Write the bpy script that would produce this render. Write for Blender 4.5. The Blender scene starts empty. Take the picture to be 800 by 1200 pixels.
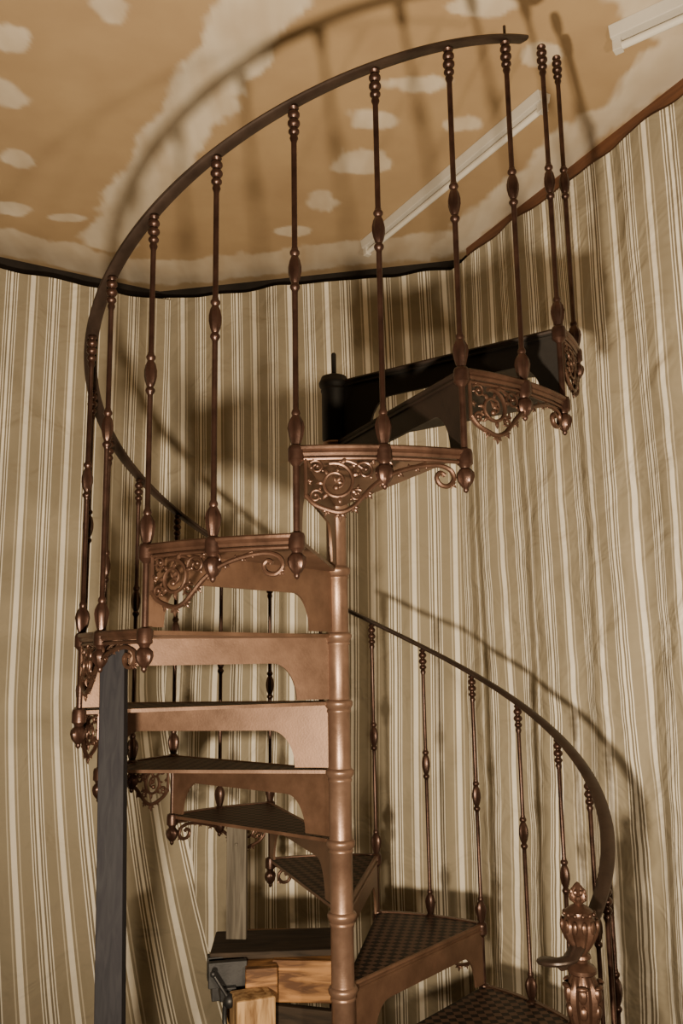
import bpy, math, random
import numpy as np
from mathutils import Vector, Matrix, Euler, noise
random.seed(4)
pi=math.pi; cos=math.cos; sin=math.sin
# ------------------------------------------------------------------ layout
H=0.2; R=0.7516; DPH=0.53344; PH9=-1.68872; RAILH=0.862
FLOOR=-0.4; CEIL=3.4
def ang(u): return PH9+(u-9)*DPH
K0,K1=-1,11
# ------------------------------------------------------------------ materials
def newmat(name):
    m=bpy.data.materials.new(name); m.use_nodes=True
    nt=m.node_tree; b=nt.nodes['Principled BSDF']
    return m,nt,b
def N(nt,t,**kw):
    n=nt.nodes.new(t)
    for k,v in kw.items(): setattr(n,k,v)
    return n
def ramp(nt,stops,interp='LINEAR'):
    r=nt.nodes.new('ShaderNodeValToRGB'); r.color_ramp.interpolation=interp
    e=r.color_ramp.elements
    while len(e)>1: e.remove(e[-1])
    e[0].position=stops[0][0]; e[0].color=(*stops[0][1],1)
    for p,c in stops[1:]:
        x=e.new(p); x.color=(*c,1)
    return r
def metal(name,c1,c2,met=0.6,ro=0.38,scale=9,bump=0.08):
    m,nt,b=newmat(name)
    tc=N(nt,'ShaderNodeTexCoord'); nz=N(nt,'ShaderNodeTexNoise'); nz.inputs['Scale'].default_value=scale; nz.inputs['Detail'].default_value=8; nz.inputs['Roughness'].default_value=0.65
    nt.links.new(tc.outputs['Object'],nz.inputs['Vector'])
    r=ramp(nt,[(0.32,c1),(0.66,c2)]); nt.links.new(nz.outputs['Fac'],r.inputs['Fac']); nt.links.new(r.outputs['Color'],b.inputs['Base Color'])
    b.inputs['Metallic'].default_value=met
    mr=N(nt,'ShaderNodeMapRange'); mr.inputs['To Min'].default_value=ro-0.08; mr.inputs['To Max'].default_value=ro+0.14
    nt.links.new(nz.outputs['Fac'],mr.inputs['Value']); nt.links.new(mr.outputs['Result'],b.inputs['Roughness'])
    n2=N(nt,'ShaderNodeTexNoise'); n2.inputs['Scale'].default_value=180; nt.links.new(tc.outputs['Object'],n2.inputs['Vector'])
    bp=N(nt,'ShaderNodeBump'); bp.inputs['Strength'].default_value=bump*1.5; bp.inputs['Distance'].default_value=0.002
    nt.links.new(n2.outputs['Fac'],bp.inputs['Height']); nt.links.new(bp.outputs['Normal'],b.inputs['Normal'])
    return m
M_IRON=metal('bronze_painted_iron',(0.044,0.023,0.016),(0.100,0.054,0.038),met=0.65,ro=0.33,scale=14)
M_COL=metal('column_bronze',(0.125,0.073,0.052),(0.22,0.136,0.100),met=0.6,ro=0.34)
M_PLATE=metal('plate_bronze',(0.074,0.040,0.026),(0.155,0.089,0.060),met=0.5,ro=0.42,scale=6)
M_SHADE_BLK=metal('shade_black_iron',(0.004,0.003,0.003),(0.009,0.007,0.006),met=0.2,ro=0.6,scale=5)  # same iron, deep shadow at the stair top painted into the colour
M_SHADE_BR=metal('shaded_bronze',(0.008,0.005,0.004),(0.020,0.011,0.008),met=0.4,ro=0.5,scale=5)  # bronze darkened in its colour for shade on the uppermost steps
M_BAL=metal('baluster_bronze',(0.024,0.012,0.009),(0.062,0.031,0.023),met=0.65,ro=0.31,scale=14)
M_RAIL=metal('handrail_iron',(0.022,0.014,0.011),(0.048,0.031,0.024),met=0.5,ro=0.40)
M_VISE=metal('vise_iron',(0.02,0.02,0.022),(0.05,0.05,0.053),met=0.6,ro=0.45)
def treadmat():
    m,nt,b=newmat('checker_tread_iron')
    tc=N(nt,'ShaderNodeTexCoord'); ck=N(nt,'ShaderNodeTexChecker'); ck.inputs['Scale'].default_value=40
    mp=N(nt,'ShaderNodeMapping'); mp.inputs['Location'].default_value=(0,0,0.0101); mp.inputs['Rotation'].default_value=(0,0,0.26)
    nt.links.new(tc.outputs['Object'],mp.inputs['Vector']); nt.links.new(mp.outputs['Vector'],ck.inputs['Vector'])
    ck.inputs['Color1'].default_value=(0.075,0.044,0.032,1); ck.inputs['Color2'].default_value=(0.006,0.004,0.004,1)
    nt.links.new(ck.outputs['Color'],b.inputs['Base Color']); b.inputs['Metallic'].default_value=0.3; b.inputs['Roughness'].default_value=0.55; b.inputs['Specular IOR Level'].default_value=0.25
    bp=N(nt,'ShaderNodeBump'); bp.inputs['Strength'].default_value=0.6; bp.inputs['Distance'].default_value=0.003
    nt.links.new(ck.outputs['Fac'],bp.inputs['Height']); nt.links.new(bp.outputs['Normal'],b.inputs['Normal'])
    return m
M_TREAD=treadmat()
def woodmat(name,c1,c2,scale=(30,3,3),ro=0.6,spec=0.5,lo=0.3,hi=0.7):
    m,nt,b=newmat(name)
    tc=N(nt,'ShaderNodeTexCoord'); mp=N(nt,'ShaderNodeMapping'); mp.inputs['Scale'].default_value=scale
    nz=N(nt,'ShaderNodeTexNoise'); nz.inputs['Scale'].default_value=1.5; nz.inputs['Detail'].default_value=8; nz.inputs['Distortion'].default_value=0.8
    nt.links.new(tc.outputs['Object'],mp.inputs['Vector']); nt.links.new(mp.outputs['Vector'],nz.inputs['Vector'])
    r=ramp(nt,[(lo,c1),(hi,c2)]); nt.links.new(nz.outputs['Fac'],r.inputs['Fac']); nt.links.new(r.outputs['Color'],b.inputs['Base Color'])
    b.inputs['Roughness'].default_value=ro; b.inputs['Specular IOR Level'].default_value=spec
    bp=N(nt,'ShaderNodeBump'); bp.inputs['Strength'].default_value=0.4; bp.inputs['Distance'].default_value=0.004
    nt.links.new(nz.outputs['Fac'],bp.inputs['Height']); nt.links.new(bp.outputs['Normal'],b.inputs['Normal'])
    return m
M_PROP=woodmat('painted_timber',(0.013,0.013,0.017),(0.021,0.021,0.025),(40,40,4),0.8,0.1)
M_GREYW=woodmat('weathered_board',(0.045,0.038,0.030),(0.12,0.105,0.085),(40,40,3),0.75,0.2)
M_WOOD=woodmat('bench_wood',(0.07,0.030,0.012),(0.34,0.17,0.065),(4,26,26),0.6,0.3,0.36,0.62)
M_WOOD2=woodmat('pale_block_wood',(0.16,0.085,0.036),(0.44,0.28,0.14),(26,26,4),0.6,0.3,0.36,0.62)
M_DARKW=woodmat('stained_board',(0.012,0.009,0.007),(0.045,0.03,0.02),(4,30,30),0.7,0.2)
M_TRIM=woodmat('brown_trim_wood',(0.09,0.036,0.018),(0.16,0.068,0.034),(3,3,30))
M_FLOOR=woodmat('dark_floor',(0.03,0.022,0.016),(0.075,0.055,0.04),(3,18,3))
def plain(name,c,ro=0.6,noise_=0.1):
    m,nt,b=newmat(name)
    tc=N(nt,'ShaderNodeTexCoord'); nz=N(nt,'ShaderNodeTexNoise'); nz.inputs['Scale'].default_value=12; nt.links.new(tc.outputs['Object'],nz.inputs['Vector'])
    r=ramp(nt,[(0.3,tuple(x*(1-noise_) for x in c)),(0.7,tuple(min(1,x*(1+noise_)) for x in c))]); nt.links.new(nz.outputs['Fac'],r.inputs['Fac']); nt.links.new(r.outputs['Color'],b.inputs['Base Color'])
    b.inputs['Roughness'].default_value=ro
    return m
M_WALL=plain('dark_wall_behind_curtain',(0.015,0.011,0.009),0.9,0.3)
M_FIX=plain('white_enamel',(0.55,0.53,0.49),0.35,0.03)
M_TUBE=plain('opal_tube',(0.68,0.66,0.61),0.25,0.02)
def curtainmat():
    m,nt,b=newmat('striped_cotton')
    at=N(nt,'ShaderNodeAttribute',attribute_name='cloth_u')
    P=0.215
    d=N(nt,'ShaderNodeMath',operation='DIVIDE'); d.inputs[1].default_value=P; nt.links.new(at.outputs['Fac'],d.inputs[0])
    fr=N(nt,'ShaderNodeMath',operation='FRACT'); nt.links.new(d.outputs[0],fr.inputs[0])
    T=(0.30,0.262,0.195); C=(0.82,0.77,0.67); D=(0.22,0.19,0.14); I=(0.53,0.475,0.38)
    w=[(0.024,C),(0.010,T),(0.006,I),(0.050,T),(0.005,C),(0.007,D),(0.005,C),(0.008,D),(0.014,C),(0.008,D),(0.005,C),(0.007,D),(0.005,C),(0.046,T),(0.006,I),(0.010,T)]
    tot=sum(x for x,_ in w); pos=0; st=[]
    for x,c in w: st.append((pos/tot,c)); pos+=x
    r=ramp(nt,st,'CONSTANT'); nt.links.new(fr.outputs[0],r.inputs['Fac'])
    tc=N(nt,'ShaderNodeTexCoord'); nz=N(nt,'ShaderNodeTexNoise'); nz.inputs['Scale'].default_value=350; nt.links.new(tc.outputs['Object'],nz.inputs['Vector'])
    nz2=N(nt,'ShaderNodeTexNoise'); nz2.inputs['Scale'].default_value=2.2; nz2.inputs['Detail'].default_value=5; nt.links.new(tc.outputs['Object'],nz2.inputs['Vector'])
    mr=N(nt,'ShaderNodeMapRange'); mr.inputs['To Min'].default_value=0.85; mr.inputs['To Max'].default_value=1.12; nt.links.new(nz2.outputs['Fac'],mr.inputs['Value'])
    mx=N(nt,'ShaderNodeVectorMath',operation='SCALE'); nt.links.new(r.outputs['Color'],mx.inputs[0]); nt.links.new(mr.outputs['Result'],mx.inputs['Scale'])
    nt.links.new(mx.outputs[0],b.inputs['Base Color']); b.inputs['Roughness'].default_value=0.9
    b.inputs['Specular IOR Level'].default_value=0.15
    bp=N(nt,'ShaderNodeBump'); bp.inputs['Strength'].default_value=0.15; bp.inputs['Distance'].default_value=0.002
    nt.links.new(nz.outputs['Fac'],bp.inputs['Height'])
    nz3=N(nt,'ShaderNodeTexNoise'); nz3.inputs['Scale'].default_value=5; nz3.inputs['Detail'].default_value=3; nz3.inputs['Distortion'].default_value=0.6; nt.links.new(tc.outputs['Object'],nz3.inputs['Vector'])
    bp2=N(nt,'ShaderNodeBump'); bp2.inputs['Strength'].default_value=0.8; bp2.inputs['Distance'].default_value=0.05
    nt.links.new(nz3.outputs['Fac'],bp2.inputs['Height']); nt.links.new(bp2.outputs['Normal'],bp.inputs['Normal']); nt.links.new(bp.outputs['Normal'],b.inputs['Normal'])
    return m
M_CURT=curtainmat()
def ceilmat():
    m,nt,b=newmat('plasterboard_with_joint_compound')
    at=N(nt,'ShaderNodeAttribute',attribute_name='mud')
    tc=N(nt,'ShaderNodeTexCoord'); nz=N(nt,'ShaderNodeTexNoise'); nz.inputs['Scale'].default_value=4; nz.inputs['Detail'].default_value=6; nt.links.new(tc.outputs['Object'],nz.inputs['Vector'])
    r=ramp(nt,[(0.3,(0.34,0.235,0.135)),(0.7,(0.40,0.285,0.165))]); nt.links.new(nz.outputs['Fac'],r.inputs['Fac'])
    r2=ramp(nt,[(0.3,(0.56,0.49,0.40)),(0.7,(0.66,0.585,0.485))]); nt.links.new(nz.outputs['Fac'],r2.inputs['Fac'])
    mx=N(nt,'ShaderNodeMix',data_type='RGBA')
    cs=[i for i in mx.inputs if i.type=='RGBA']; nt.links.new(r.outputs['Color'],cs[0]); nt.links.new(r2.outputs['Color'],cs[1])
    fs=[i for i in mx.inputs if i.name=='Factor' and i.type=='VALUE'][0]; nt.links.new(at.outputs['Fac'],fs)
    co=[o for o in mx.outputs if o.type=='RGBA'][0]
    nt.links.new(co,b.inputs['Base Color']); b.inputs['Roughness'].default_value=0.85
    return m
M_CEIL=ceilmat()
# ------------------------------------------------------------------ builders
class MB:
    def __init__(s): s.v=[]; s.f=[]; s.m=[]
    def add(s,v,f,mi=0):
        o=len(s.v); s.v+= [tuple(p) for p in v]; s.f+=[tuple(i+o for i in q) for q in f]; s.m+=[mi]*len(f)
    def lathe(s,prof,seg=20,c=(0,0,0),lobes=8,mi=0):
        v=[];f=[]
        for p in prof:
            r,z=p[0],p[1]; a=p[2] if len(p)>2 else 0
            for i in range(seg):
                t=2*pi*i/seg; rr=r*(1+a*cos(lobes*t)); v.append((c[0]+rr*cos(t),c[1]+rr*sin(t),c[2]+z))
        n=len(prof)
        for j in range(n-1):
            for i in range(seg):
                k=(i+1)%seg; f.append((j*seg+i,j*seg+k,(j+1)*seg+k,(j+1)*seg+i))
        f.append(tuple(range(seg))[::-1]); f.append(tuple((n-1)*seg+i for i in range(seg)))
        s.add(v,f,mi)
    def box(s,c,sz,M=None,mi=0,bev=0.0):
        x,y,z=[q/2 for q in sz]
        v=[(a*x,b*y,d*z) for a in(-1,1) for b in(-1,1) for d in(-1,1)]
        f=[(0,1,3,2),(4,6,7,5),(0,4,5,1),(2,3,7,6),(0,2,6,4),(1,5,7,3)]
        if M is not None: v=[tuple(M@Vector(p)) for p in v]
        s.add([(p[0]+c[0],p[1]+c[1],p[2]+c[2]) for p in v],f,mi)
    def tube(s,pts,rad,seg=8,mi=0,flat=1.0,fn=None,closed=False):
        pts=[Vector(p) for p in pts]; n=len(pts)
        if not hasattr(rad,'__len__'): rad=[rad]*n
        v=[];f=[]
        up=Vector((0,0,1)) if fn is None else Vector(fn)
        t0=(pts[1]-pts[0]).normalized()
        if fn is None and abs(t0.dot(up))>0.9: up=Vector((1,0,0))
        for i,p in enumerate(pts):
            t=(pts[min(i+1,n-1)]-pts[max(i-1,0)]).normalized()
            a=(up-t*up.dot(t)).normalized(); b=t.cross(a)
            if fn is None: up=a
            for j in range(seg):
                q=2*pi*j/seg; v.append(p+a*(rad[i]*flat*cos(q))+b*(rad[i]*sin(q)))
        for i in range(n-1):
            for j in range(seg):
                k=(j+1)%seg; f.append((i*seg+j,i*seg+k,(i+1)*seg+k,(i+1)*seg+j))
        f.append(tuple(range(seg))[::-1]); f.append(tuple((n-1)*seg+j for j in range(seg)))
        s.add(v,f,mi)
    def ball(s,c,r,seg=10,rings=6,M=None):
        v=[];f=[]
        if not hasattr(r,'__len__'): r=(r,r,r)
        for i in range(1,rings):
            a=pi*i/rings
            for j in range(seg):
                t=2*pi*j/seg; v.append(Vector((r[0]*sin(a)*cos(t),r[1]*sin(a)*sin(t),r[2]*cos(a))))
        v.append(Vector((0,0,r[2]))); v.append(Vector((0,0,-r[2]))); T=len(v)-2; Bt=len(v)-1
        for i in range(rings-2):
            for j in range(seg):
                k=(j+1)%seg; f.append((i*seg+j,(i+1)*seg+j,(i+1)*seg+k,i*seg+k))
        for j in range(seg):
            k=(j+1)%seg; f.append((T,j,k)); f.append((Bt,(rings-2)*seg+k,(rings-2)*seg+j))
        if M is not None: v=[M@p for p in v]
        s.add([p+Vector(c) for p in v],f)
    def mesh(s,name,mats,smooth=True):
        me=bpy.data.meshes.new(name); me.from_pydata(s.v,[],s.f); me.validate()
        for m in mats: me.materials.append(m)
        if len(mats)>1: me.polygons.foreach_set('material_index',s.m)
        me.polygons.foreach_set('use_smooth',[smooth]*len(me.polygons)); me.update()
        if smooth:
            try: me.set_sharp_from_angle(angle=math.radians(38))
            except Exception: pass
        return me
def obj(name,me,parent=None,loc=(0,0,0),rotz=0,bev=0):
    o=bpy.data.objects.new(name,me); bpy.context.scene.collection.objects.link(o)
    o.location=loc; o.rotation_euler=(0,0,rotz)
    if parent: o.parent=parent
    if bev:
        b=o.modifiers.new('bevel','BEVEL'); b.width=bev; b.segments=2; b.limit_method='ANGLE'
    return o
def empty(name,loc=(0,0,0)):
    o=bpy.data.objects.new(name,None); bpy.context.scene.collection.objects.link(o); o.location=loc; o.empty_display_size=0.2
    return o
def catmull(P,n=6):
    P=[Vector(p) for p in P]; Q=[P[0]*2-P[1]]+P+[P[-1]*2-P[-2]]; out=[]
    for i in range(1,len(Q)-2):
        for j in range(n):
            t=j/n; a,b,c,d=Q[i-1],Q[i],Q[i+1],Q[i+2]
            out.append(0.5*((2*b)+(c-a)*t+(2*a-5*b+4*c-d)*t*t+(3*b-a-3*c+d)*t**3))
    out.append(P[-1]); return out
# ------------------------------------------------------------------ spiral staircase
stair=empty('spiral_staircase',(0,0,0))
mb=MB(); prof=[(0.075,FLOOR),(0.075,FLOOR+0.015),(0.05,FLOOR+0.03)]
for k in range(K0,K1):
    z=k*H; rr=0.0335 if k<9 else 0.031
    prof+=[(rr,z-H+0.012),(rr,z-0.034),(rr+0.003,z-0.030),(rr+0.003,z-0.026),(rr+0.001,z-0.022),(rr+0.008,z-0.012),(rr+0.009,z-0.006),(rr+0.009,z-0.002),(rr+0.006,z+0.003),(rr+0.001,z+0.006)]
prof+=[(0.03,(K1-1)*H+0.02)]
mb.lathe(prof,32)
obj('central_column',mb.mesh('central_column',[M_COL]),stair)
mb=MB(); z=K1*H; rr=0.040
mb.lathe([(0.036,z-H+0.006),(rr,z-H+0.012),(rr,z-0.034),(rr+0.003,z-0.030),(rr+0.003,z-0.026),(rr+0.001,z-0.022),(rr+0.008,z-0.012),(rr+0.009,z-0.002),(rr+0.006,z+0.003),(0.044,z+0.008),(0.040,z+0.018),(0.025,z+0.024),(0.012,z+0.026),(0.008,z+0.03),(0.008,z+0.095),(0.005,z+0.1)],32)
obj('top_hub',mb.mesh('top_hub',[M_SHADE_BLK]),stair)  # hub's shadow comes from its near-black colour
def tread_mesh(name,mat):
    mb=MB(); n=14; r0=0.036; th=0.010
    v=[];f=[]
    for i in range(n+1):
        a=DPH*i/n
        for r in (r0,R-0.003):
            v.append((r*cos(a),r*sin(a),0)); v.append((r*cos(a),r*sin(a),-th))
    for i in range(n):
        b=i*4; c=b+4
        f_bot=(b+1,c+1,c+3,b+3)
        f.append(f_bot); f.append((b+2,b+3,c+3,c+2)); f.append((b,c,c+1,b+1))
    mb.add(v,f,0); mb.add(v,[(i*4,i*4+2,i*4+6,i*4+4) for i in range(n)],1)
    mb.add(v,[(0,1,3,2),(n*4,n*4+2,n*4+3,n*4+1)],0)
    pr=[(R-0.006,0.004),(R+0.010,0.004),(R+0.014,0.0),(R+0.013,-0.006),(R+0.008,-0.009),(R+0.009,-0.014),(R+0.005,-0.020),(R-0.006,-0.020)]
    v=[];f=[];q=len(pr)
    for i in range(n+1):
        a=DPH*i/n
        for r,z in pr: v.append((r*cos(a),r*sin(a),z))
    for i in range(n):
        for j in range(q):
            k=(j+1)%q; f.append((i*q+j,i*q+k,(i+1)*q+k,(i+1)*q+j))
    f.append(tuple(range(q))); f.append(tuple(n*q+j for j in range(q))[::-1]); mb.add(v,f,2)
    mb.tube([(r0,0,-0.004),(R,0,-0.004)],0.0075,8)
    return mb.mesh(name,[mat,M_TREAD,M_IRON])
def riser_mesh(name,mat):
    mb=MB(); h=H-0.012; r1,r2=0.135,R-0.055; ah=0.108; w=0.075; th=0.004
    rs=[(0.028,-H+0.008),(r1-0.0005,-H+0.008)]
    m=12
    for i in range(m+1):
        t=i/m*pi/2; rs.append((r1+w*(1-cos(t)),-H+0.008+ah*sin(t)))
    for i in range(m+1):
        t=pi/2-i/m*pi/2; rs.append((r2-w*(1-cos(t)),-H+0.008+ah*sin(t)))
    rs+=[(r2+0.0005,-H+0.008),(R-0.004,-H+0.008)]
    v=[];f=[]
    for r,zb in rs:
        v+= [(r,-th,-0.008),(r,-th,zb),(r,th,-0.008),(r,th,zb)]
    for i in range(len(rs)-1):
        b=i*4;c=b+4
        f+=[(b,c,c+1,b+1),(b+2,b+3,c+3,c+2),(b+1,c+1,c+3,b+3),(b,b+2,c+2,c)]
    f+=[(0,1,3,2),(len(rs)*4-4,len(rs)*4-2,len(rs)*4-1,len(rs)*4-3)]
    mb.add(v,f)
    mb.tube([(0.03,-0.006,-0.02),(R-0.01,-0.006,-0.02)],0.004,6)
    return mb.mesh(name,[mat])
def bracket_mesh():
    mb=MB(); seg=8
    def T(pts,r,n=5):
        q=catmull([(p[0],0,p[1]) for p in pts],n)
        mb.tube(q,r,seg,flat=1.2,fn=(0,1,0))
    def S(cx,cz,r0,r1,a0,turns,rt,sg=1,lv=0,ll=0.016):
        n=int(22*turns)+6; q=[]; rad=[]
        for i in range(n+1):
            t=i/n; a=a0+sg*2*pi*turns*t; r=r0+(r1-r0)*t**0.9
            q.append((cx+r*cos(a),0,cz+r*sin(a))); rad.append(rt*(1-0.35*t))
        mb.tube(q,rad,seg,flat=1.2,fn=(0,1,0)); mb.ball(q[-1],(rt*1.5,rt*1.3,rt*1.5))
        for j in range(lv):
            t=0.06+0.62*j/max(1,lv-1) if lv>1 else 0.3
            a=a0+sg*2*pi*turns*t; r=r0+(r1-r0)*t**0.9
            x,z=cx+r*cos(a),cz+r*sin(a)
            leaf(x,z,ll*(1-0.35*t),a+sg*0.75,-sg*0.9)
    def leaf(x,z,l,a,bend,w=0.30):
        n=7; q=[]; rad=[]; px,pz,an=x,z,a
        for i in range(n+1):
            t=i/n; q.append((px,0.002*sin(pi*t),pz)); rad.append(max(0.0006,l*w*abs(sin(pi*min(1,(0.18+0.82*t))))**0.8))
            an+=bend/n; px+=l/n*1.15*cos(an); pz+=l/n*1.15*sin(an)
        mb.tube(q,rad,seg,flat=0.9,fn=(0,1,0))
    def fan(x,z,l,a,k=3,sp=0.55):
        for i in range(k):
            o=(i-(k-1)/2); leaf(x,z,l*(1-0.18*abs(o)),a+o*sp,o*0.6,0.26)
    T([(0.008,-0.026),(0.395,-0.026)],0.0050)
    T([(0.022,-0.022),(0.022,-0.118)],0.0045)
    T([(0.022,-0.110),(0.040,-0.130),(0.068,-0.143),(0.098,-0.150),(0.125,-0.140),(0.150,-0.116),(0.178,-0.088),(0.215,-0.064),(0.26,-0.048),(0.30,-0.040),(0.335,-0.038),(0.362,-0.048),(0.369,-0.068),(0.354,-0.085),(0.333,-0.082),(0.325,-0.066),(0.334,-0.055),(0.346,-0.060)],0.0058)
    S(0.090,-0.082,0.046,0.012,1.9,1.55,0.0052,-1,8,0.020)
    S(0.156,-0.056,0.024,0.005,3.3,1.35,0.0042,-1,4,0.013)
    S(0.046,-0.046,0.017,0.004,2.5,1.25,0.0036,-1,3,0.011)
    S(0.044,-0.113,0.016,0.004,0.5,1.2,0.0036,1,2,0.010)
    S(0.136,-0.112,0.015,0.004,0.8,1.2,0.0036,1,3,0.011)
    S(0.210,-0.045,0.014,0.003,3.2,1.2,0.0034,-1,2,0.010)
    T([(0.090,-0.036),(0.115,-0.033),(0.135,-0.040),(0.150,-0.05)],0.0036)
    T([(0.18,-0.06),(0.21,-0.062),(0.25,-0.050),(0.30,-0.033)],0.003)
    fan(0.098,-0.150,0.020,-pi/2,5,0.5); fan(0.070,-0.144,0.015,-pi/2-0.4,3); fan(0.128,-0.138,0.016,-1.0,3)
    fan(0.160,-0.106,0.016,-0.9,3); fan(0.190,-0.080,0.016,-0.8,3); fan(0.232,-0.058,0.014,-0.6,3); fan(0.275,-0.045,0.012,-0.8,3)
    fan(0.090,-0.082,0.020,0.9,3,0.8); fan(0.362,-0.078,0.014,-0.7,3); fan(0.345,-0.062,0.010,2.4,3); fan(0.256,-0.048,0.012,0.6,3); fan(0.300,-0.040,0.009,-2.0,2)
    fan(0.170,-0.034,0.012,-0.2,2); fan(0.026,-0.08,0.012,0.2,3)
    mb.v=[((R+p[1])*cos(p[0]/R),(R+p[1])*sin(p[0]/R),p[2]) for p in mb.v]
    return mb.mesh('scroll_bracket',[M_IRON])
TM,TMd,RM,RMd,RMb,BM=tread_mesh('tread',M_PLATE),tread_mesh('tread_shaded',M_SHADE_BR),riser_mesh('riser',M_PLATE),riser_mesh('riser_shaded',M_SHADE_BR),riser_mesh('riser_shade_black',M_SHADE_BLK),bracket_mesh()
for k in range(K0,K1+1):
    obj('tread_%d'%(k+2),TMd if k>=10 else TM,stair,(0,0,k*H),ang(k))  # uppermost treads use the copy with shade painted in
    obj('riser_%d'%(k+2),{11:RMb,10:RMd}.get(k,RM),stair,(0,0,k*H),ang(k))  # last two risers use the copies with shade painted in
    obj('scroll_bracket_%d'%(k+2),BM,stair,(0,0,k*H),ang(k))
def baluster_mesh(foot,low,name):
    r=0.0068; g=0.92
    p=[(0.006,0.004),(0.012,0.0),(0.013,-0.004),(0.009,-0.008)]
    def bead(z,rad,hh): return [(r+0.001,z+hh),(rad*0.8*g,z+hh*0.7),(rad*g,z+hh*0.25),(rad*g,z-hh*0.25),(rad*0.8*g,z-hh*0.7),(r+0.001,z-hh)]
    p+=bead(-0.021,0.0160,0.011)+bead(-0.044,0.0165,0.011)+bead(-0.066,0.0145,0.009)
    p+=[(0.009,-0.078),(0.0105,-0.084),(r,-0.095)]
    m=-0.43
    p+=[(r,m+0.064),(0.0080,m+0.060)]+bead(m+0.049,0.0128,0.009)+[(0.0090,m+0.038),(0.0118,m+0.030,0.08),(0.0145,m+0.014,0.10),(0.0145,m+0.000,0.10),(0.0118,m-0.016,0.08),(0.0088,m-0.026)]+bead(m-0.037,0.0130,0.009)+[(r,m-0.05)]
    b=-foot
    p+=[(r,b+0.098),(0.009,b+0.094),(0.0108,b+0.088),(0.0088,b+0.082),(0.012,b+0.076,0.08),(0.016,b+0.066,0.12),(0.0175,b+0.054,0.14),(0.0152,b+0.036,0.12),(0.0115,b+0.020,0.10),(0.0105,b+0.014),(0.0165,b+0.010),(0.0190,b+0.004),(0.0190,b-0.001)]
    l=-low
    if low-foot>0.06:
        p+=[(0.0190,b-0.024),(0.013,b-0.030),(0.0080,b-0.036),(0.0080,l+0.014),(0.017,l+0.010),(0.0190,l+0.002)]
    p+=[(0.0190,l-0.024),(0.0140,l-0.028),(0.011,l-0.034),(0.015,l-0.038),(0.019,l-0.044,0.08),(0.0195,l-0.054,0.12),(0.0165,l-0.066,0.12),(0.0108,l-0.076,0.08),(0.0065,l-0.081),(0.007,l-0.086),(0.004,l-0.091),(0.0008,l-0.093)]
    mb=MB(); mb.lathe(p,24); return mb.mesh(name,[M_BAL])
BC=baluster_mesh(RAILH,RAILH+H,'baluster_corner'); Bm=baluster_mesh(RAILH+0.1,RAILH+0.1,'baluster_mid')
i=0
u=-0.5
while u<=11.51:
    a=ang(u); c=abs(u-round(u))<0.01
    z=u*H+RAILH-0.006
    me=BC if c else Bm
    i+=1; obj('baluster_%d'%i,me,stair,(R*cos(a),R*sin(a),z),a)
    u+=0.5
def rail():
    mb=MB(); pr=[(-0.017,0.0),(-0.019,0.004),(-0.018,0.008),(-0.010,0.0125),(0,0.014),(0.010,0.0125),(0.018,0.008),(0.019,0.004),(0.017,0.0),(0.010,-0.003),(-0.010,-0.003)]
    path=[]
    n=260; ua,ub=-1.12,10.72
    for i in range(n+1):
        u=ua+(ub-ua)*i/n; path.append((R,u,u*H+RAILH))
    tail=[]
    for i in range(1,26):
        t=i/25; a=t*2*pi*0.80
        rc=0.036*(1-0.35*t)
        tail.append((R-0.036+rc*cos(a)*1.0,ua-rc*sin(a)/(R*DPH),ua*H+RAILH-0.03*t))
    path=tail[::-1]+path
    P=[Vector((r*cos(ang(u)),r*sin(ang(u)),z)) for r,u,z in path]
    v=[];f=[];q=len(pr)
    for i,p in enumerate(P):
        t=(P[min(i+1,len(P)-1)]-P[max(i-1,0)]); t.normalize()
        sd=Vector((t.y,-t.x,0)).normalized(); up=t.cross(sd)*-1
        if up.z<0: up=-up
        for a,b in pr: v.append(p+sd*a+up*b)
    for i in range(len(P)-1):
        for j in range(q):
            k=(j+1)%q; f.append((i*q+j,i*q+k,(i+1)*q+k,(i+1)*q+j))
    f.append(tuple(range(q))); f.append(tuple((len(P)-1)*q+j for j in range(q))[::-1])
    mb.add(v,f)
    return mb
mb=rail()
a=ang(10.5); mb.lathe([(0.004,0.0),(0.004,0.035),(0.0005,0.037)],8,(R*cos(a),R*sin(a),10.5*H+RAILH+0.008))
obj('handrail',mb.mesh('handrail',[M_RAIL]),stair)
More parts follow.
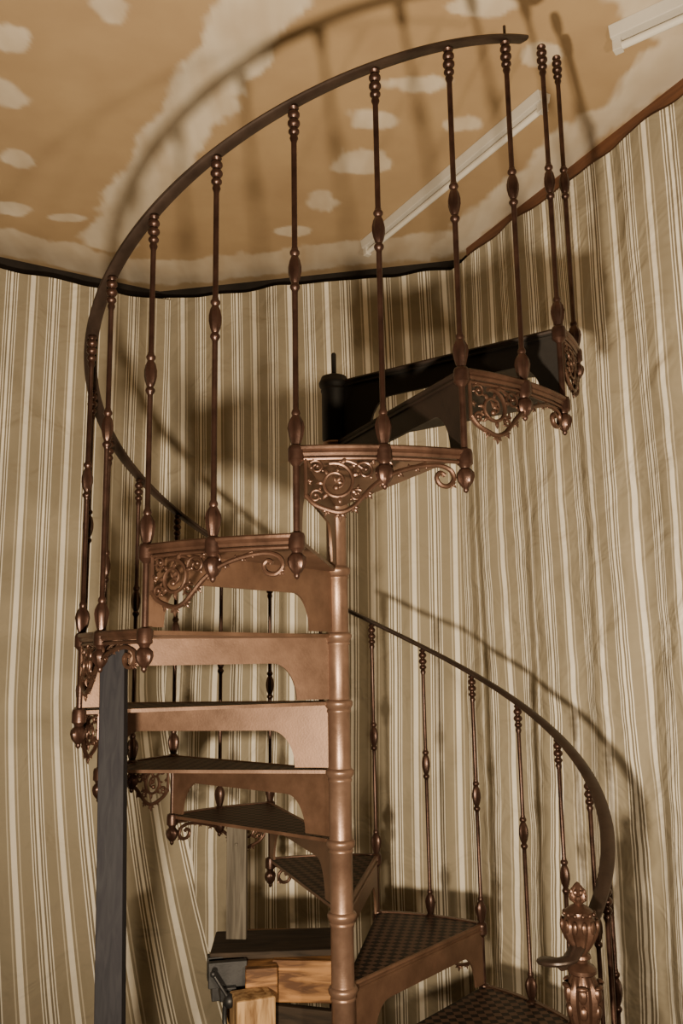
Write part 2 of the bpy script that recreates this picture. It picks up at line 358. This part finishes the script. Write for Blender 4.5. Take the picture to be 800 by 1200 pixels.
def newel():
    mb=MB(); zt=1.0
    p=[(0.0008,zt),(0.006,zt-0.004),(0.011,zt-0.012,0.1),(0.016,zt-0.022,0.15),(0.019,zt-0.032,0.15),(0.018,zt-0.040,0.15),(0.012,zt-0.046),(0.010,zt-0.049),
       (0.018,zt-0.053),(0.026,zt-0.058),(0.033,zt-0.064),(0.034,zt-0.069),(0.029,zt-0.073),(0.031,zt-0.077),(0.038,zt-0.084,0.06),(0.0405,zt-0.096,0.09),(0.039,zt-0.110,0.10),(0.033,zt-0.124,0.10),(0.025,zt-0.138,0.10),(0.018,zt-0.150,0.06),(0.014,zt-0.156),
       (0.021,zt-0.160),(0.022,zt-0.166),(0.015,zt-0.170),(0.014,zt-0.176),(0.028,zt-0.184),(0.033,zt-0.190),(0.033,zt-0.198),(0.026,zt-0.203),
       (0.030,zt-0.212,0.05),(0.037,zt-0.232,0.08),(0.039,zt-0.255,0.08),(0.035,zt-0.285,0.08),(0.028,zt-0.315,0.06),(0.024,zt-0.325),(0.034,zt-0.333),(0.035,zt-0.345),(0.027,zt-0.352),
       (0.026,zt-0.37,0.06),(0.030,zt-0.40,0.08),(0.028,0.26,0.08),(0.034,0.235),(0.036,0.22),(0.030,0.21),(0.036,0.16,0.05),(0.042,0.10,0.05),(0.044,0.06),(0.055,0.05),(0.057,0.03),(0.062,0.02),(0.062,-0.005)]
    mb.lathe(p,48,lobes=12)
    for j in range(12):
        t=2*pi*j/12
        mb.ball((0.0345*cos(t),0.0345*sin(t),zt-0.069),0.0055,8,5)
        M=Matrix.Rotation(t,3,'Z')
        mb.ball((0.041*cos(t),0.041*sin(t),zt-0.094),(0.006,0.007,0.015),8,5,M)
    for j in range(6):
        t=2*pi*j/6+0.2; M=Matrix.Rotation(t,3,'Z')
        mb.ball((0.038*cos(t),0.038*sin(t),zt-0.238),(0.010,0.011,0.018),8,6,M)
        mb.ball((0.043*cos(t),0.043*sin(t),zt-0.222),(0.007,0.014,0.006),8,6,M)
        mb.ball((0.036*cos(t),0.036*sin(t),zt-0.275),(0.008,0.010,0.016),8,6,M)
    for j in range(14):
        t=2*pi*j/7+(j//7)*0.45; zz=zt-0.034+0.012*(j//7); rr=0.0185-0.003*(j//7)
        mb.ball((rr*cos(t),rr*sin(t),zz),(0.004,0.005,0.007),7,5,Matrix.Rotation(t,3,'Z'))
    return mb
a=ang(-1); obj('newel_post',newel().mesh('newel_post',[M_IRON]),stair,(R*cos(a),R*sin(a),-H),0)
# ------------------------------------------------------------------ timber prop under the step
def prop():
    mb=MB(); w=0.031
    top=Vector((-0.59,-0.35,1.375)); bot=Vector((-0.493,-0.607,FLOOR))
    M=Matrix.Rotation(0.08,3,'Z')
    v=[]
    for c,dz in ((bot,0),(top,1)):
        for x,y in ((-w,-w),(w,-w),(w,w),(-w,w)):
            q=M@Vector((x,y,0)); z=c.z+(-0.055*(w-x)/(2*w) if dz else 0)
            v.append((c.x+q.x,c.y+q.y,z))
    mb.add(v,[(3,2,1,0),(4,5,6,7),(0,1,5,4),(1,2,6,5),(2,3,7,6),(3,0,4,7)])
    return mb
obj('timber_prop',prop().mesh('timber_prop',[M_PROP],False),bev=0.002)
# ------------------------------------------------------------------ workbench with vise and board
wb=empty('workbench',(-0.22,0.45,FLOOR))
def W(name,c,s,mat,rot=0,rx=0,bev=0.004,ry=0):
    mb=MB(); mb.box((0,0,0),s); o=obj(name,mb.mesh(name,[mat],False),wb,(c[0]+0.22,c[1]-0.45,c[2]-FLOOR),rot,bev); o.rotation_euler[0]=rx; o.rotation_euler[1]=ry; return o
W('bench_top',(-0.20,0.42,0.395),(0.46,0.23,0.022),M_DARKW,0.05)
W('front_beam',(-0.115,0.32,0.325),(0.21,0.10,0.125),M_WOOD,-0.10)
W('side_beam',(-0.27,0.37,0.335),(0.10,0.30,0.095),M_WOOD,0.12)
W('jaw_block',(-0.275,0.17,0.15),(0.12,0.10,0.36),M_WOOD2,0.35,0,0.006)
W('lower_plank',(-0.10,0.27,0.195),(0.28,0.03,0.11),M_DARKW,-0.1,0,0.003,0.08)
W('cross_beam',(-0.08,0.31,0.09),(0.28,0.09,0.09),M_WOOD,0.05)
W('leg_1',(-0.35,0.42,-0.02),(0.07,0.07,0.76),M_WOOD2)
W('leg_2',(-0.01,0.42,-0.02),(0.07,0.07,0.76),M_WOOD)
W('leg_3',(-0.35,0.66,-0.02),(0.07,0.07,0.76),M_WOOD)
W('leg_4',(-0.01,0.66,-0.02),(0.07,0.07,0.76),M_WOOD)
W('back_rail',(-0.18,0.62,0.335),(0.40,0.10,0.07),M_WOOD)
W('stretcher',(-0.17,0.40,-0.15),(0.30,0.03,0.08),M_WOOD)
mb=MB()
mb.box((0,0,0.03),(0.12,0.045,0.07)); mb.box((0,-0.07,0.03),(0.12,0.025,0.075)); mb.box((0,-0.03,-0.02),(0.05,0.15,0.04)); mb.box((0,0.03,-0.05),(0.09,0.08,0.04))
mb.tube([(0,0.06,-0.02),(0,-0.15,-0.02)],0.013,12); mb.ball((0,-0.155,-0.02),0.02,12,8)
mb.tube([(-0.05,-0.155,0.06),(0.06,-0.155,-0.11)],0.006,8); mb.ball((-0.05,-0.155,0.06),0.010); mb.ball((0.06,-0.155,-0.11),0.010)
mb.tube(catmull([(-0.01,-0.11,-0.04),(-0.01,-0.11,-0.10),(0.01,-0.14,-0.135),(0.06,-0.19,-0.145),(0.12,-0.21,-0.15)],5),0.008,8)
obj('vise',mb.mesh('vise',[M_VISE],True),wb,(-0.375+0.22,0.32-0.45,0.33-FLOOR),0.2,0.004)
board=MB()
board.box((0,0,0.195),(0.068,0.022,0.39))
board.box((0.0,0.016,0.10),(0.05,0.012,0.16)); board.lathe([(0.006,0),(0.006,0.006),(0.003,0.008)],10,(0,-0.011,0.3))
o=obj('propping_board',board.mesh('propping_board',[M_GREYW],False),wb,(-0.355+0.22,0.44-0.45,0.406-FLOOR),-0.1,0.002)
# ------------------------------------------------------------------ room shell
def prism(name,pts,z0,z1,th,mat):
    mb=MB(); P=[Vector((x,y,0)) for x,y in pts]; v=[];f=[]
    for i,p in enumerate(P):
        t=(P[min(i+1,len(P)-1)]-P[max(i-1,0)]).normalized(); n=Vector((-t.y,t.x,0))
        for q in (p,p+n*th):
            v+=[(q.x,q.y,z0),(q.x,q.y,z1)]
    for i in range(len(P)-1):
        b=i*4;c=b+4
        f+=[(b,c,c+1,b+1),(b+2,b+3,c+3,c+2),(b,b+2,c+2,c),(b+1,c+1,c+3,b+3)]
    e=(len(P)-1)*4; f+=[(0,1,3,2),(e,e+2,e+3,e+1)]
    mb.add(v,f); return obj(name,mb.mesh(name,[mat],False))
prism('wall_left',[(-3.1,-4.2),(-3.1,0.66),(-0.98,1.95)],FLOOR,CEIL,0.1,M_WALL)
prism('wall_back',[(-0.98,1.95),(0.76,1.585)],FLOOR,CEIL,0.1,M_WALL)
prism('wall_right',[(0.76,1.585),(3.0,-3.27),(3.4,-4.2)],FLOOR,CEIL,0.1,M_WALL)
mb=MB(); mb.box((0.1,-1.0,FLOOR-0.05),(7.2,6.8,0.1)); obj('floor',mb.mesh('floor',[M_FLOOR],False))
def ceiling():
    x0,x1,y0,y1=-3.3,3.7,-4.3,2.3
    xs=np.concatenate([np.arange(x0,-1.9,0.1),np.arange(-1.9,1.9,0.0125),np.arange(1.9,x1,0.1)]); ys=np.concatenate([np.arange(y0,-0.6,0.1),np.arange(-0.6,2.1,0.0125),[2.1,2.3]])
    nx,ny=len(xs),len(ys)
    V=np.zeros((nx*ny,3)); V[:,0]=np.repeat(xs,ny); V[:,1]=np.tile(ys,nx); V[:,2]=CEIL
    idx=np.arange(nx*ny).reshape(nx,ny)
    F=np.stack([idx[:-1,:-1].ravel(),idx[:-1,1:].ravel(),idx[1:,1:].ravel(),idx[1:,:-1].ravel()],1)
    me=bpy.data.meshes.new('ceiling'); me.from_pydata(V.tolist(),[],F.tolist())
    at=me.attributes.new('mud','FLOAT','POINT')
    segs=[((-0.16,-0.3),(-1.10,1.35),0.125,1.0),((-0.1,-4.2),(-0.16,-0.3),0.11,1),((-3.1,0.5),(-1.2,1.62),0.15,0.75),((-1.2,1.62),(-0.9,1.72),0.15,0.75),((-0.9,1.72),(0.6,1.42),0.14,0.7),((0.60,1.45),(1.25,0.05),0.10,1.0),((1.25,0.05),(2.9,-3.4),0.12,1),
          ((0.62,-0.42),(1.4,0.05),0.07,0.9),((-3.0,-0.75),(-0.2,-0.32),0.07,0.8),((0.2,-0.42),(0.62,-0.42),0.07,.9)]
    blobs=[(-1.19,0.24,.07,.085),(-1.08,-0.07,.08,.07),(0.137,0.685,.135,.085),(-0.047,0.97,.075,.095),(-0.176,1.276,.085,.05),(0.16,0.39,.09,.06),(0.31,0.19,.11,.055),(0.50,-0.19,.11,.04),(-1.23,1.12,.08,.045),(-1.48,1.02,.09,.05),(-1.30,0.62,.06,.07),
           (-0.70,-0.20,.06,.07),(0.75,0.05,.07,.06),(0.52,0.42,.07,.06),(-1.75,0.35,.08,.07),(-1.7,-0.2,.08,.07)]
    out=np.zeros(nx*ny,dtype=np.float32)
    for i in range(nx*ny):
        x,y=V[i,0],V[i,1]
        n1=noise.noise(Vector((x*5,y*5,0)))*0.055+noise.noise(Vector((x*14,y*14,3)))*0.03+noise.noise(Vector((x*50,y*12,5)))*0.014
        m=0
        for (a,b,w,s) in segs:
            dx,dy=b[0]-a[0],b[1]-a[1]; L=dx*dx+dy*dy; t=max(0,min(1,((x-a[0])*dx+(y-a[1])*dy)/L))
            d=math.hypot(x-a[0]-t*dx,y-a[1]-t*dy)
            q=(w+n1-d)/0.03+.5; m=max(m,min(1,max(0,q))*s)
        for bx,by,rx,ry in blobs:
            ex,ey=(x-bx)/rx,(y-by)/ry; d=math.sqrt(ex*ex+ey*ey)
            q=(1+n1*10-d)/0.25+.5; m=max(m,min(1,max(0,q))*0.9)
        out[i]=m*(0.86+0.4*noise.noise(Vector((x*9,y*3,9)))+0.2*noise.noise(Vector((x*30,y*8,2))))
    at.data.foreach_set('value',np.clip(out,0,1)); me.materials.append(M_CEIL)
    o=obj('ceiling',me); return o
ceiling()
prism('trim_1',[(0.69,1.475),(1.27,0.22),(2.75,-2.98)],CEIL-0.085,CEIL-0.001,0.03,M_TRIM)
# ------------------------------------------------------------------ curtains
def curtain(name,pts,ztop,zbot,u0,seed,slant=0.0,side=0.0,amp=1.0,step=0.014,droop=0.0,wander=1.0):
    P=[Vector((x,y,0)) for x,y in pts]; L=[0]
    for i in range(1,len(P)): L.append(L[-1]+(P[i]-P[i-1]).length)
    tot=L[-1]; n=int(tot/step); rows=110
    def at(s):
        s=max(0,min(tot,s)); i=0
        while i<len(L)-2 and s>L[i+1]: i+=1
        t=(s-L[i])/(L[i+1]-L[i]); d=(P[i+1]-P[i]).normalized(); return P[i].lerp(P[i+1],t),d
    V=[];U=[]
    for i in range(n+1):
        s=tot*i/n; p,d=at(s); p1,d1=at(s-0.06); p2,d2=at(s+0.06); d=(d1+d2).normalized(); nrm=Vector((d.y,-d.x,0))
        for j in range(rows+1):
            t=j/rows; w=0.006*sin(s*7+seed)+0.003*sin(s*23+seed*2)-droop*math.exp(-((tot-s-0.25)/0.18)**2)
            zt=ztop+w; z=zt+(zbot-zt)*t
            A=(0.30+0.75*t)*amp
            ph=(0.8*sin(z*0.9+seed)+0.4*sin(z*2.3+seed*1.7)+1.0*noise.noise(Vector((s*1.3,z*0.5,seed+20))))*wander
            f=0.024*sin(2*pi*s/0.37+ph+seed)+0.008*sin(2*pi*s/0.17+1.3*ph+seed*3)*(0.5+noise.noise(Vector((s*2,z*0.6,seed+30))))+0.036*noise.noise(Vector((s*2.2,z*0.5*wander,seed)))+0.012*noise.noise(Vector((s*6,z*2.4,seed+5)))+0.006*noise.noise(Vector((s*5+z*4,z*9,seed+7)))
            off=f*A+0.04+slant*max(0,(1.5-z)/1.9)**1.7
            hh=max(0,(1.2-z)/1.6)
            lat=side*hh**1.4*(s/tot)**10
            q=p+nrm*off+d*lat
            V.append((q.x,q.y,z)); U.append(u0+s*1.06+0.022*wander*noise.noise(Vector((s*1.5,z*0.7,seed+9)))+0.012*wander*sin(z*1.1+seed))
    F=[]
    for i in range(n):
        for j in range(rows):
            a=i*(rows+1)+j; b=a+rows+1; F.append((a,a+1,b+1,b))
    me=bpy.data.meshes.new(name); me.from_pydata(V,[],F)
    at_=me.attributes.new('cloth_u','FLOAT','POINT'); at_.data.foreach_set('value',np.array(U,dtype=np.float32))
    me.polygons.foreach_set('use_smooth',[True]*len(me.polygons)); me.materials.append(M_CURT)
    o=obj(name,me); return o
curtain('striped_curtain',[(-3.0,-3.6),(-3.0,0.58),(-1.67,1.40),(-0.90,1.80)],CEIL-0.13,FLOOR+0.01,0.0,1.0,slant=0.20,side=0.34,amp=0.8,droop=0.03,wander=0.5)
curtain('striped_curtain',[(-0.98,1.86),(0.10,1.635),(0.70,1.51)],CEIL-0.11,FLOOR+0.01,0.05,2.3,wander=0.8)
curtain('striped_curtain',[(0.64,1.53),(0.70,1.42),(1.29,0.17),(2.85,-3.20)],CEIL-0.10,FLOOR+0.01,0.08,4.1,slant=0.06,wander=0.8)
# ------------------------------------------------------------------ fluorescent battens
def batten(a,b,w=0.065):
    a=Vector((*a,0)); b=Vector((*b,0)); L=(b-a).length; an=math.atan2(b.y-a.y,b.x-a.x); c=(a+b)/2
    root=empty('fluorescent_batten',(c.x,c.y,CEIL)); root.rotation_euler=(0,0,an)
    mb=MB(); h=0.04
    v=[(-L/2,-w/2,0),(-L/2,w/2,0),(-L/2,w*0.36,-h),(-L/2,-w*0.36,-h),(L/2,-w/2,0),(L/2,w/2,0),(L/2,w*0.36,-h),(L/2,-w*0.36,-h)]
    mb.add(v,[(0,1,2,3),(7,6,5,4),(0,4,5,1),(1,5,6,2),(2,6,7,3),(3,7,4,0)])
    for s in(-1,1): mb.box((s*(L/2-0.015),0,-h-0.018),(0.03,0.032,0.04))
    obj('housing',mb.mesh('housing',[M_FIX],False),root,bev=0.003)
    mb=MB(); mb.tube([(-L/2+0.03,0,-h-0.022),(L/2-0.03,0,-h-0.022)],0.013,14); obj('tube',mb.mesh('tube',[M_TUBE]),root)
batten((0.17,1.40),(0.80,0.24))
batten((0.96,-0.06),(1.50,-0.48),0.09)
# ------------------------------------------------------------------ lights
def spot(name,loc,target,power,rad,col,size,blend):
    l=bpy.data.lights.new(name,'SPOT'); l.energy=power; l.shadow_soft_size=rad; l.color=col; l.spot_size=math.radians(size); l.spot_blend=blend
    o=bpy.data.objects.new(name,l); bpy.context.scene.collection.objects.link(o); o.location=loc
    o.rotation_euler=(Vector(target)-Vector(loc)).to_track_quat('-Z','Y').to_euler()
spot('work_lamp',(-0.22,-2.3,0.85),(0.2,0.5,2.2),580,0.05,(1.0,0.80,0.545),118,0.85)
spot('work_lamp.001',(1.0,-2.9,0.8),(-0.5,0.8,1.8),190,0.06,(1.0,0.78,0.52),108,0.8)
w=bpy.data.worlds.new('world'); bpy.context.scene.world=w; w.use_nodes=True
w.node_tree.nodes['Background'].inputs['Color'].default_value=(1.0,0.8,0.55,1); w.node_tree.nodes['Background'].inputs['Strength'].default_value=0.025
# ------------------------------------------------------------------ camera
cd=bpy.data.cameras.new('camera'); cam=bpy.data.objects.new('camera',cd); bpy.context.scene.collection.objects.link(cam)
cam.location=(0,-2.64505,1.32549)
m=Matrix.Rotation(-0.00658,3,'Z')@Matrix.Rotation(pi/2+0.16982,3,'X')@Matrix.Rotation(-0.01603,3,'Z')
cam.rotation_euler=m.to_euler()
cd.sensor_fit='VERTICAL'; cd.sensor_height=24; cd.sensor_width=36; cd.lens=1005.4/1200*24
cd.clip_start=0.05
bpy.context.scene.camera=cam
